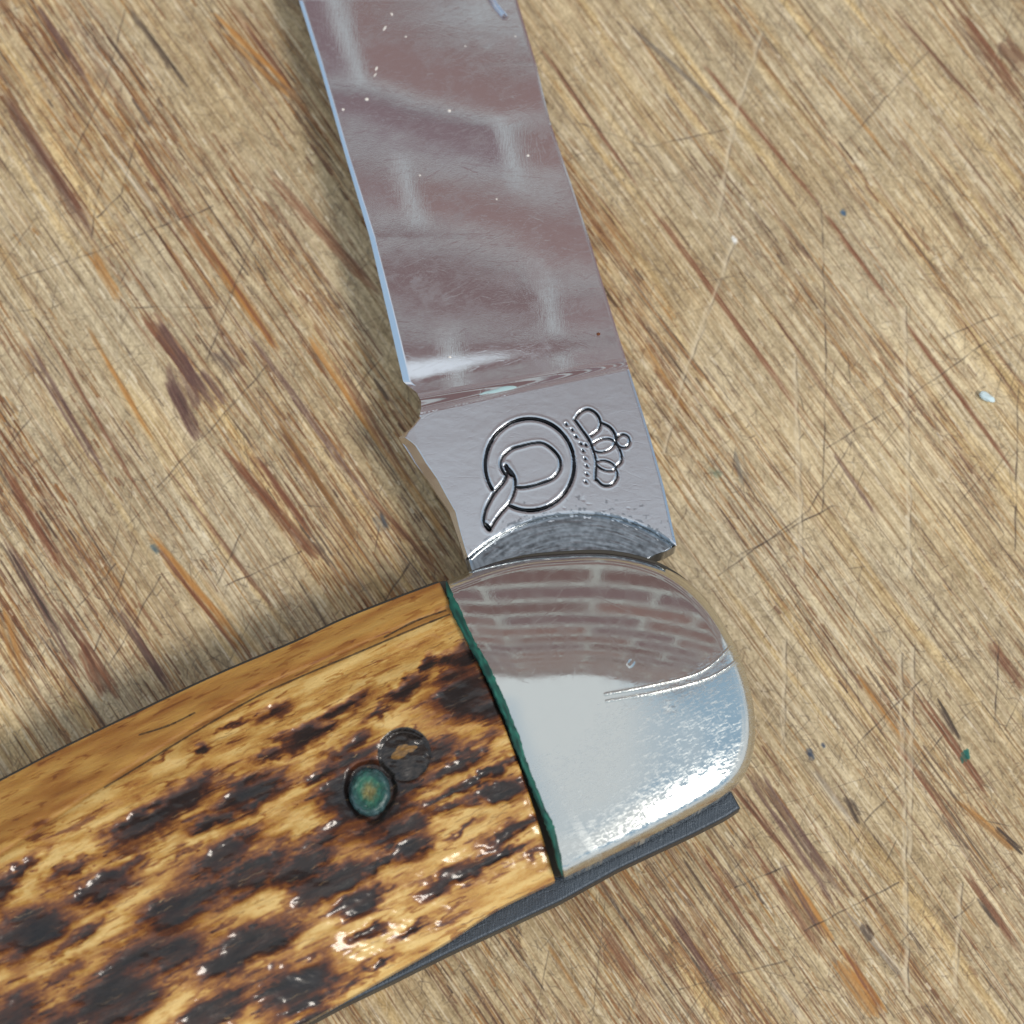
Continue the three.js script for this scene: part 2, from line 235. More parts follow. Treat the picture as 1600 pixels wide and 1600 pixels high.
// ---------------------------------------------------------------- the brick wall that the steel mirrors
{
  const W = new THREE.Group(); W.name = 'brick_wall'; scene.add(W);
  const wz = -0.45, courses = 15, per = 8, bl = 0.215, bh = 0.055, jt = 0.016, jv = 0.022;
  W.position.set(-0.42, -0.022, wz); W.userData = { label: 'red brick garden wall with pale mortar, mirrored in the knife steel', category: 'wall' };
  const width = per * (bl + jt) + jt, height = courses * (bh + jv) + jv;
  mesh('mortar', new THREE.BoxGeometry(width, height, 0.1).translate(0, height / 2, -0.0512), new THREE.MeshStandardMaterial({ color: new THREE.Color().setRGB(0.76, 0.75, 0.72), roughness: 0.95 }), W);
  const full = new THREE.BoxGeometry(bl, bh, 0.1), half = new THREE.BoxGeometry((bl - jt) / 2, bh, 0.1), r = rng(9);
  const mats = [[0.40, 0.245, 0.225], [0.44, 0.27, 0.245], [0.33, 0.20, 0.19], [0.42, 0.275, 0.26], [0.36, 0.235, 0.24]].map(c => new THREE.MeshStandardMaterial({ color: new THREE.Color().setRGB(...c), roughness: 0.9 }));
  let k = 0;
  for (let j = 0; j < courses; j++) {
    const y = jv + bh / 2 + j * (bh + jv), odd = j % 2, x0 = -width / 2 + jt;
    const row = odd ? [[x0 + (bl - jt) / 4, half], ...Array.from({ length: per - 1 }, (_, i) => [x0 + (bl - jt) / 2 + jt + bl / 2 + i * (bl + jt), full]), [width / 2 - jt - (bl - jt) / 4, half]] : Array.from({ length: per }, (_, i) => [x0 + bl / 2 + i * (bl + jt), full]);
    for (const [x, g] of row) { const b = mesh(k ? 'brick_' + String(k).padStart(3, '0') : 'brick', g, mats[(r() * 5) | 0], W); k++; b.position.set(x + (r() - 0.5) * 0.003, y + (r() - 0.5) * 0.002, -0.05 + 0.0008 * r()); }
  }
}

// ---------------------------------------------------------------- the folding knife
const knife = new THREE.Group(); knife.name = 'folding_knife'; scene.add(knife);
knife.userData = { label: 'folding pocket knife with jigged bone handle and half-open steel blade lying on the board', category: 'knife' };
const BASE = P(430, 1290, 0); knife.position.set(BASE[0], 0, BASE[2]);
const part = (name, g, m, parent = knife) => { g.translate(-BASE[0], 0, -BASE[2]); return mesh(name, g, m, parent); };

// fine scratches and pits, shared by the metal parts
function metalSheet(seed, n, scratches, pits, dirs, grain) {
  const S = new Sheet(n, n), r = rng(seed), f = lattice(n / 2, n / 2, seed + 1), m = lattice(60, 60, seed + 2), e = lattice(n / 2, 40, seed + 3);
  for (let y = 0; y < n; y++) for (let x = 0; x < n; x++) { const k = y * n + x; S.z[k] = f(x / 2, y / 2) * 0.1 * grain + m(x / n * 60, y / n * 60) * 0.1 * grain + e(x / 2, y / n * 40) * 0.12 * grain; }
  for (let i = 0; i < scratches; i++) { const x = r() * n, y = r() * n, a = dirs[(r() * dirs.length) | 0] + (r() - 0.5) * 0.5, L = n * (0.02 + 0.16 * r() * r()); S.stroke(x, y, x + Math.cos(a) * L, y + Math.sin(a) * L, 0.4 + 0.4 * r(), [0, 0, 0], 0.3 + 0.6 * r(), r() < 0.3 ? 0.35 : -0.55, { rag: 0.4, wob: 2, ph: r() * 6, soft: 0.8 }); }
  for (let i = 0; i < pits; i++) { const x = r() * n, y = r() * n, s = 0.6 + 2 * r() * r(); S.stroke(x, y, x + s, y + s * 0.6, s, [0, 0, 0], 0.9, -0.8, { rag: 0.4, ph: r() * 6, square: true }); }
  return S.bump(THREE.RepeatWrapping);
}
const steelBump = metalSheet(301, 1024, 900, 160, [0.2, -0.35, 1.3], 1);
const smudge = (() => { // where fingers and cloth have dulled the polish
  const n = 1024, S = new Sheet(n, n), r = rng(611), a = lattice(9, 9, 612), b = lattice(24, 24, 613), c = lattice(90, 90, 614), f = lattice(512, 200, 615);
  for (let y = 0; y < n; y++) for (let x = 0; x < n; x++) { const k = (y * n + x) * 3, u = x / n, v = y / n, g = 8 + 17 * Math.max(0, a(u * 9, v * 9) * 0.6 + b(u * 24, v * 24) * 0.5 + c(u * 90, v * 90) * 0.3 - 0.1) + 3 * f(x / 2, v * 200); S.c[k] = S.c[k + 1] = S.c[k + 2] = g; }
  for (let i = 0; i < 700; i++) { const x = r() * n, y = r() * n, t = -0.4 + (r() - 0.5) * 0.9, L = 10 + 90 * r() * r(); S.stroke(x, y, x + Math.cos(t) * L, y + Math.sin(t) * L, 0.5, [90, 90, 90], 0.3 + 0.5 * r(), 0, { rag: 0.5, wob: 1, ph: r() * 6 }); }
  const t = S.colour(THREE.RepeatWrapping); t.colorSpace = THREE.NoColorSpace; return t;
})();
const steelMat = new THREE.MeshStandardMaterial({ color: new THREE.Color().setRGB(0.78, 0.81, 0.87), metalness: 1, roughness: 1, roughnessMap: smudge, bumpMap: steelBump, bumpScale: 0.0000022 });
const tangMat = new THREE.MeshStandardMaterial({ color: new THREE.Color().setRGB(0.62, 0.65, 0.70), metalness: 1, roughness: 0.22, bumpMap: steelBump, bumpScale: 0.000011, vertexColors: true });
function subset(g, keep) {                                       // the triangles that pass, with only the vertices they use
  const ix = g.index.array, p = g.attributes.position, map = new Map(), idx = [], out = {}; for (const k in g.attributes) out[k] = [];
  for (let t = 0; t < ix.length; t += 3) {
    if (!keep((p.getX(ix[t]) + p.getX(ix[t + 1]) + p.getX(ix[t + 2])) / 3, (p.getZ(ix[t]) + p.getZ(ix[t + 1]) + p.getZ(ix[t + 2])) / 3)) continue;
    for (let e = 0; e < 3; e++) { const v = ix[t + e]; let m = map.get(v); if (m === undefined) { m = map.size; map.set(v, m); for (const k in g.attributes) { const a = g.attributes[k]; for (let q = 0; q < a.itemSize; q++) out[k].push(a.array[v * a.itemSize + q]); } } idx.push(m); }
  }
  const r = new THREE.BufferGeometry(); for (const k in out) r.setAttribute(k, new THREE.Float32BufferAttribute(out[k], g.attributes[k].itemSize)); r.setIndex(idx); return r;
}
const planar = (mm) => (p) => [p[0] * 1000 / mm, p[2] * 1000 / mm];

// --- blade
const bladeLeft = polyAt([[620, -540], [560, -480], [505, -380], [470, -250], [453, -120], [467, 0], [500, 105], [541, 248], [578, 372], [609, 504], [630, 596], [639, 604], [651, 613], [658, 627], [658, 638], [655, 653], [643, 668], [623, 684], [631, 697], [648, 724], [667, 748], [686, 777], [702, 800], [716, 841], [726, 872], [731, 889], [760, 960], [800, 1040]]);
const bladeRight = polyAt([[640, -540], [690, -420], [740, -250], [775, -110], [808, 0], [837, 97], [861, 194], [895, 294], [923, 380], [954, 484], [981, 571], [998, 625], [1015, 680], [1037, 760], [1057, 852], [1040, 862], [1022, 868], [1005, 880], [1000, 960], [980, 1040]]);
const Z = (pts) => pts.map(([x, y]) => [740 + x / 5.926, 620 + y / 5.926]);
const ell = (cx, cy, rx, ry, rot, a0, a1, n) => Array.from({ length: n + 1 }, (_, i) => { const a = a0 + (a1 - a0) * i / n, x = Math.cos(a) * rx, y = Math.sin(a) * ry; return [cx + x * Math.cos(rot) - y * Math.sin(rot), cy + x * Math.sin(rot) + y * Math.cos(rot)]; });
const stampLines = [
  [Z(ell(520, 628, 412, 425, 0, 2.02, 2.02 - 5.73, 60)), 3.4],
  [Z(curve([[305, 735], [258, 660], [258, 580], [340, 490], [450, 452], [540, 430], [640, 428], [740, 495], [800, 580], [800, 665], [740, 750], [600, 808], [470, 838], [400, 840]], 50)), 2.7],
  [Z(curve([[292, 640], [350, 690], [385, 770], [380, 870], [330, 985], [240, 1090], [150, 1225]], 30)), 2.9],
  [Z(curve([[150, 1225], [98, 1170], [110, 1050], [190, 895], [290, 770], [310, 700], [292, 640]], 30)), 3.1],
  [Z([[300, 640], [335, 700], [350, 720]]), 4.2], [Z([[115, 1190], [145, 1225]]), 4.6],
  [Z(curve([[935, 210], [985, 145], [1060, 115], [1135, 155], [1172, 225], [1162, 300], [1090, 362]], 26)), 2.5],
  [Z(curve([[935, 210], [1000, 300], [1070, 400], [1110, 500], [1135, 600], [1132, 700], [1130, 770]], 26)), 2.5],
  [Z(curve([[1175, 238], [1260, 280], [1310, 350], [1322, 430], [1365, 520], [1370, 590], [1320, 650]], 26)), 2.4],
  [Z(ell(1200, 450, 108, 60, -0.25, 0, 6.2832, 26)), 1.9], [Z(ell(1385, 410, 62, 62, 0, 0, 6.2832, 24)), 2.2],
  [Z(ell(1225, 638, 90, 44, 0.3, 0, 6.2832, 22)), 1.9],
  [Z(curve([[1132, 760], [1200, 820], [1280, 812], [1330, 740], [1320, 655]], 18)), 2.3],
  ...[[855, 250], [910, 300], [945, 365], [990, 430], [1035, 440], [1010, 495], [1030, 570], [1045, 635], [1045, 710], [1035, 782]].map(([x, y]) => [Z([[x, y], [x + 8, y + 12]]), 2.3]),
].map(([pts, w]) => { const b = [1e9, 1e9, -1e9, -1e9]; for (const p of pts) { b[0] = Math.min(b[0], p[0]); b[1] = Math.min(b[1], p[1]); b[2] = Math.max(b[2], p[0]); b[3] = Math.max(b[3], p[1]); } return { pts, w, b }; });
function stampDepth(x, y) {                                      // mm below the tang
  let deep = 0, burr = 0;
  for (const s of stampLines) {
    if (x < s.b[0] - 9 || x > s.b[2] + 9 || y < s.b[1] - 9 || y > s.b[3] + 9) continue;
    const d = lineDist(x, y, s.pts); deep = Math.max(deep, 0.055 * s.w * (1 + 0.3 * N64(x * 0.06, y * 0.06)) * (1 - smooth(0.15, 1.05, d / s.w))); burr = Math.max(burr, 0.012 * Math.exp(-((d / s.w - 1.7) ** 2) * 3));
  }
  return deep > 0.01 ? deep : -burr;
}
const nick = curve([[640, -330], [690, -210], [735, -90], [768, 0], [787, 25]], 30);
const bladePlane = (y) => 7.3 - 0.00306 * (870 - y);
function bladeTop(x, y, marks) {
  const xl = bladeLeft(y), xr = bladeRight(y), xt = y < 596 ? xl : 630 + (y - 596) * 0.24, t = clamp((x - xt) / (xr - xt)), dl = x - xl, dr = xr - x;
  const s = 644 - (x - 659) * 68 / 318 - y;                      // pixels out from the plunge line
  const wedge = 0.75 * (1 - t) - 0.12 * t * (1 - t) + 0.06;    // slightly convex grind
  const span = 16 + 14 * (1 - t);
  let h = -wedge * smooth(0, span, s) - 0.012 * Math.exp(-(((s - span - 24) / 20) ** 2)) * (1.2 - t);
  if (t < 0.8) h -= 0.45 * (t - 0.8) ** 2;                      // the whole flat falls away a little to the cutting edge
  if (s > -2) h -= 0.05 * smooth(-120, -300, y - 300);           // a touch thinner towards the point
  if (y < 602) { const wb = mix(6.5, 11, smooth(200, 590, y)); if (dl < wb) h -= (wb - dl) * MM * 0.5; }
  if (y > 650) { const wc = mix(17, 4, smooth(700, 860, y)) * smooth(668, 700, y) + 2; if (dl < wc) h -= (wc - dl) * MM * 1.35; }
  if (dr < 4) h -= (4 - dr) * MM * 0.4;
  if (marks) {
    if (s < 0) {
      h -= stampDepth(x, y);
      const rd = Math.hypot(x - 905, y - 1050), inn = 250 - rd;  // ring cut clear of the bolster
      if (inn > -20) { h -= 0.34 * smooth(-2, 9, inn) + 0.05 * smooth(9, 60, inn); if (inn > 0) h += 0.003 * N64(x * 0.03, inn * 0.5) + 0.004 * N64b(x * 0.05, inn * 0.22) + 0.0025 * N64c(x * 0.2, y * 0.3); }
      h += 0.004 * fbm(x * 0.02, y * 0.04) + 0.0006 * N64c(x * 0.24, y * 0.24);
      if (inn < 0) { const pit = N64b(x * 0.16 + 3, y * 0.16); if (pit > 0.7 && inn > -50) h -= (pit - 0.7) * 0.05 * smooth(-50, 0, inn); }
    } else h += 0.009 * N64(x * 0.009, y * 0.009) + 0.0005 * N64b(x * 0.05, y * 0.05);
    if (y < 60) { const d = lineDist(x, y, nick); h -= 0.45 * (1 - smooth(1, 5, d)); }
  }
  return h;
}
// tint on the steel: grime and dark reflections painted near-black into the stamp grooves, a dull grey film in the ring cut clear of the bolster
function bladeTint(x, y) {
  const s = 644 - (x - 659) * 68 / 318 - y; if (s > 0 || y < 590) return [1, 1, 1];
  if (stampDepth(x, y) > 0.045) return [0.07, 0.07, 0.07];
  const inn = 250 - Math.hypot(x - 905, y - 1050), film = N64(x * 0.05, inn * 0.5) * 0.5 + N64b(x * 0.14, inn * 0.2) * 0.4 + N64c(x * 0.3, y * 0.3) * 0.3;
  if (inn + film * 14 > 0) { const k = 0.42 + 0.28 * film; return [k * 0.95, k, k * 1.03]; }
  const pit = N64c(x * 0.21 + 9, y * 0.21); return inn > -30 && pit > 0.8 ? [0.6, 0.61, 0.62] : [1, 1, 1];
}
{
  const rows = []; for (let y = -540; y < -40; y += 10) rows.push(y); for (let y = -40; y < 40; y += 2) rows.push(y); for (let y = 40; y < 560; y += 3.5) rows.push(y); for (let y = 560; y < 875; y += 1.25) rows.push(y); for (let y = 875; y <= 1040; y += 12) rows.push(y);
  const nu = 270, nv = rows.length - 1;
  const at = (i, j) => { const y = rows[j], u = i / nu, e = u < 0.08 ? u * 0.6 : u > 0.96 ? 1 - (1 - u) * 0.7 : 0.048 + (u - 0.08) * (0.972 - 0.048) / 0.88; return [mix(bladeLeft(y), bladeRight(y), e), y]; };
  const g = solidGrid(nu, nv, (i, j) => { const [x, y] = at(i, j); return P(x, y, bladePlane(y) + bladeTop(x, y, true)); },
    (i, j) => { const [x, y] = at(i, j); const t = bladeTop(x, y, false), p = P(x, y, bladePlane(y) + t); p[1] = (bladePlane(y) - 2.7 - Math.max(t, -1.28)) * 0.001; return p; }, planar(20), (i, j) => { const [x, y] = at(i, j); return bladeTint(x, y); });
  const c0 = P(659, 644, 7), c1 = P(977, 576, 7), tangSide = (x, z) => (c1[0] - c0[0]) * (z - c0[2]) - (c1[2] - c0[2]) * (x - c0[0]) > 0;
  const blade = part('blade', subset(g, (x, z) => !tangSide(x, z)), steelMat);
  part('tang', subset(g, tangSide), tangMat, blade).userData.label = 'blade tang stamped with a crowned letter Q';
}

// --- dust and residue on the steel
{
  const dot = (x, y, rx, rz, turn, lift) => { const p = P(x, y, bladePlane(y) + bladeTop(x, y, false) + lift), g = new THREE.IcosahedronGeometry(1, 2); g.scale(rx * MM * 0.001, Math.min(rx, rz) * MM * 0.0004, rz * MM * 0.001); g.rotateY(turn); g.translate(p[0], p[1], p[2]); return g; };
  const spots = [[612, 22, 1.5, 3, .3], [601, 44, 1.4, 5, -.5], [588, 107, 1.6, 4, -.4], [586, 117, 1, 4, -.6], [573, 155, 3, 2.5, 0], [536, 171, 2.2, 2, 0], [702, 173, 2.6, 2.4, 0], [825, 243, 2.2, 2, 0], [634, 57, 1.5, 1.5, 0], [656, 274, 1.6, 1.4, 0], [703, 558, 2.2, 1.6, 0], [805, 57, 1.4, 1.2, 0], [776, 311, 1.2, 1.6, 0], [727, 72, 1.2, 1.2, 0]];
  const d = part('dust', mergeGeometries(spots.map(q => dot(q[0], q[1], q[2], q[3], q[4], 0.02))), new THREE.MeshStandardMaterial({ color: 0xe8e2d8, roughness: 0.9 })); d.userData = { kind: 'stuff' };
  part('rust_speck', dot(935, 522, 3, 2.6, 0.2, 0.01), new THREE.MeshStandardMaterial({ color: 0x6b3d24, roughness: 0.9 }));
  const g = mergeGeometries([dot(792, 607, 16, 4, 0.12, 0.03), dot(776, 611, 15, 3.4, 0.2, 0.02), dot(760, 614, 12, 2.6, 0.3, 0)]); part('pale_residue', g, new THREE.MeshStandardMaterial({ color: 0xa9c4c6, roughness: 0.8 }));
}
// --- bolster
const seamLine = curve([[699, 907], [712, 945], [738, 1000], [757, 1033], [780, 1081], [803, 1137], [821, 1189], [848, 1257], [866, 1300], [882, 1371]], 80);
const bolsterRim = curve([[882, 1371], [966, 1331], [1038, 1295], [1094, 1265], [1133, 1241], [1162, 1212], [1176, 1178], [1180, 1130], [1172, 1075], [1151, 1015], [1118, 955], [1080, 912], [1038, 883], [990, 866], [940, 859], [880, 861], [820, 867], [760, 883], [699, 907]], 220);
// the bolster's finish: polished towards the blade, hatched with fine marks from filing and wear elsewhere; one sheet, 30 mm wide, lies over it
const BOL = 30, BOLN = 1024, bolO = P(930, 1110, 11), bolUV = (p) => [(p[0] - bolO[0]) * 1000 / BOL + 0.5, (p[2] - bolO[2]) * 1000 / BOL + 0.5];
const bolAt = (x, y) => { const q = bolUV(P(x, y, 11)); return [q[0] * BOLN, q[1] * BOLN]; };
const bolRelief = new Sheet(BOLN, BOLN), bolRough = new Sheet(BOLN, BOLN);
{
  const r = rng(302), f = lattice(512, 512, 303), m = lattice(60, 60, 304), KB = BOLN / BOL * MM;
  bolRough.c.fill(26);
  for (let y = 0; y < BOLN; y++) for (let x = 0; x < BOLN; x++) { const k = y * BOLN + x; bolRelief.z[k] = f(x / 2, y / 2) * 0.08 + m(x / BOLN * 60, y / BOLN * 60) * 0.04; const g = 22 + 11 * m(x / BOLN * 60 + 9, y / BOLN * 60) + 4 * f(x / 2 + 50, y / 2); for (let q = 0; q < 3; q++) bolRough.c[k * 3 + q] = g; }
  const mark = (x0, y0, x1, y1, hw, rough, al, dz, o = {}) => { const a = bolAt(x0, y0), b = bolAt(x1, y1), oo = { rag: 0.4, wob: 1, ph: r() * 6, soft: 0.7, ...o }; bolRelief.stroke(a[0], a[1], b[0], b[1], hw, [0, 0, 0], al, dz, oo); bolRough.stroke(a[0], a[1], b[0], b[1], hw, [rough, rough, rough], al, 0, oo); };
  // file hatching, dense on the lower half and at the right shoulder, its limit ragged
  for (let n = 0; n < 16000; n++) {
    const x = 780 + 420 * r(), y = 990 + 400 * r(), dx = x - 930, dy = y - 1110, b = -dx * 0.404 - dy * 0.915, lim = 10 + 45 * N64(x * 0.012, y * 0.012) + 60 * smooth(1040, 1150, x) - 30 * r(); if (b > lim) continue;
    const a = -0.42 + (r() - 0.5) * 0.35 + (r() < 0.1 ? 1.4 : 0), L = 3 + 9 * r(); mark(x, y, x + Math.cos(a) * L, y + Math.sin(a) * L, 0.4 + 0.5 * r(), 100 + 50 * r(), 0.5 + 0.4 * r(), r() < 0.5 ? -0.42 : 0.36);
  }
  // long hairline scratches on the polish
  for (let n = 0; n < 260; n++) { const x = 720 + 440 * r(), y = 880 + 420 * r(), a = [-0.85, -0.6, 0.5, 1.2, -1.2][(r() * 5) | 0] + (r() - 0.5) * 0.4, L = 10 + 90 * r() * r(); mark(x, y, x + Math.cos(a) * L, y + Math.sin(a) * L, 0.35 + 0.3 * r(), 90, 0.4 + 0.5 * r(), r() < 0.4 ? 0.3 : -0.4); }
  // a pair of chattering scores and the zip-like score beside the seam
  for (const line of [curve([[944, 1085], [1010, 1073], [1090, 1052], [1138, 1014]], 80), curve([[946, 1096], [1020, 1083], [1100, 1062], [1153, 1030]], 80)]) for (let i = 1; i < line.length; i++) { mark(...line[i - 1], ...line[i], 2.2, 150, 0.9, 0.1, { square: true }); if (i % 1 === 0) mark(line[i][0], line[i][1] - 3.2, line[i][0] + 2, line[i][1] + 3.2, 0.7, 170, 0.9, i % 2 ? 0.9 : -0.9, { square: true }); }
  { const line = curve([[872, 1225], [890, 1270], [912, 1310], [940, 1345]], 46); for (const [x, y] of line) mark(x - 8, y + 1, x + 8, y - 4, 0.7, 150, 0.9, 0.8, { rag: 0.2 }); }
  for (let i = 0; i < 12; i++) mark(1036 + 20 * r(), 1092 + 20 * r(), 1036 + 22 * r(), 1092 + 26 * r(), 0.7, 120, 0.9, -0.9);
  for (let i = 0; i < 10; i++) mark(895 + 14 * r(), 1262 - 20 * r(), 905 + 14 * r(), 1248 - 20 * r(), 0.7, 120, 0.9, -0.8);
}
const bolsterMat = new THREE.MeshStandardMaterial({ color: new THREE.Color().setRGB(0.68, 0.70, 0.68), metalness: 1, roughness: 1, roughnessMap: finish(bolRough.colour(THREE.RepeatWrapping), THREE.RepeatWrapping, false), bumpMap: bolRelief.bump(THREE.RepeatWrapping), bumpScale: 0.000012 });
bolsterMat.roughnessMap.colorSpace = THREE.NoColorSpace;
const TOPH = 11.6;
function bolsterDrop(x, y, toRim) {
  const dx = x - 930, dy = y - 1110, a = dx * 0.915 - dy * 0.404, b = -dx * 0.404 - dy * 0.915;
  const cx = x - 905, cy = y - 1130, rad = Math.hypot(cx * (cx > 0 ? 0.75 : 0.5), cy * (cy < 0 ? 1 : 0.4));
  let d = arc(rad - 40, 370) + arc(-b - 130, 300) + arc(-a - 85, 500);
  if (toRim < 22) d += arc(22 - toRim, 23);
  return d * MM;
}
{
  const outline = [...bolsterRim, ...seamLine.slice(1, -1)], C = [930, 1100], nr = 90, pos = [], uv = [], idx = [], nT = outline.length, U = bolUV;
  const ht = (x, y) => {
    let h = TOPH - bolsterDrop(x, y, lineDist(x, y, bolsterRim));
    const dd = Math.hypot(x - 985, y - 1034); if (dd < 9) h += 0.05 * Math.exp(-((dd - 4.5) ** 2) / 4) - 0.05 * Math.exp(-dd * dd / 6);
    const de = Math.hypot(x - 1047, y - 1106); if (de < 18) h -= 0.035 * Math.max(0, N64(x * 0.3, y * 0.3)) * (1 - de / 18);
    return h + 0.004 * fbm(x * 0.012, y * 0.012);
  };
  pos.push(...P(C[0], C[1], ht(...C))); uv.push(...U(pos));
  for (let k = 1; k <= nr; k++) { const f = 1 - Math.pow(1 - k / nr, 1.5); for (const o of outline) { const x = mix(C[0], o[0], f), y = mix(C[1], o[1], f), p = P(x, y, ht(x, y)); pos.push(...p); uv.push(...U(p)); } }
  const id = (k, t) => 1 + (k - 1) * nT + ((t + nT) % nT);
  for (let t = 0; t < nT; t++) { idx.push(0, id(1, t), id(1, t + 1)); for (let k = 1; k < nr; k++) idx.push(id(k, t), id(k + 1, t), id(k + 1, t + 1), id(k, t), id(k + 1, t + 1), id(k, t + 1)); }
  const b0 = pos.length / 3;
  for (let t = 0; t < nT; t++) { const q = id(nr, t) * 3, x = pos[q], y = pos[q + 1], z = pos[q + 2]; pos.push(x, y, z, x, Math.min(y - 0.0001, 0.00735), z); uv.push(...U([x, y, z]), ...U([x, 0, z])); }
  for (let t = 0; t < nT; t++) { const s = (t + 1) % nT; idx.push(b0 + 2 * t, b0 + 2 * t + 1, b0 + 2 * s + 1, b0 + 2 * t, b0 + 2 * s + 1, b0 + 2 * s); }
  const g = new THREE.BufferGeometry(); g.setAttribute('position', new THREE.Float32BufferAttribute(pos, 3)); g.setAttribute('uv', new THREE.Float32BufferAttribute(uv, 2)); g.setIndex(idx); g.computeVertexNormals();
  const bolster = part('bolster', g, bolsterMat);
  // two burred score marks that run round the shoulder
  for (const [k, pts] of [[0, [[944, 1085], [1010, 1073], [1090, 1052], [1120, 1032], [1141, 1010]]], [1, [[946, 1096], [1020, 1083], [1100, 1062], [1130, 1047], [1156, 1028]]]]) {
    const line = curve(pts, 260), P3 = line.map(([x, y], i) => { const p = P(x, y, ht(x, y) - 0.035 + 0.012 * Math.abs(Math.sin(i * 0.62)) + 0.02 * N64(i * 0.11, k * 7)); return new THREE.Vector3(...p); });
    part(k ? 'score_mark_001' : 'score_mark', new THREE.TubeGeometry(new THREE.CatmullRomCurve3(P3), 520, 0.00014, 8), bolsterMat, bolster);
  }
}

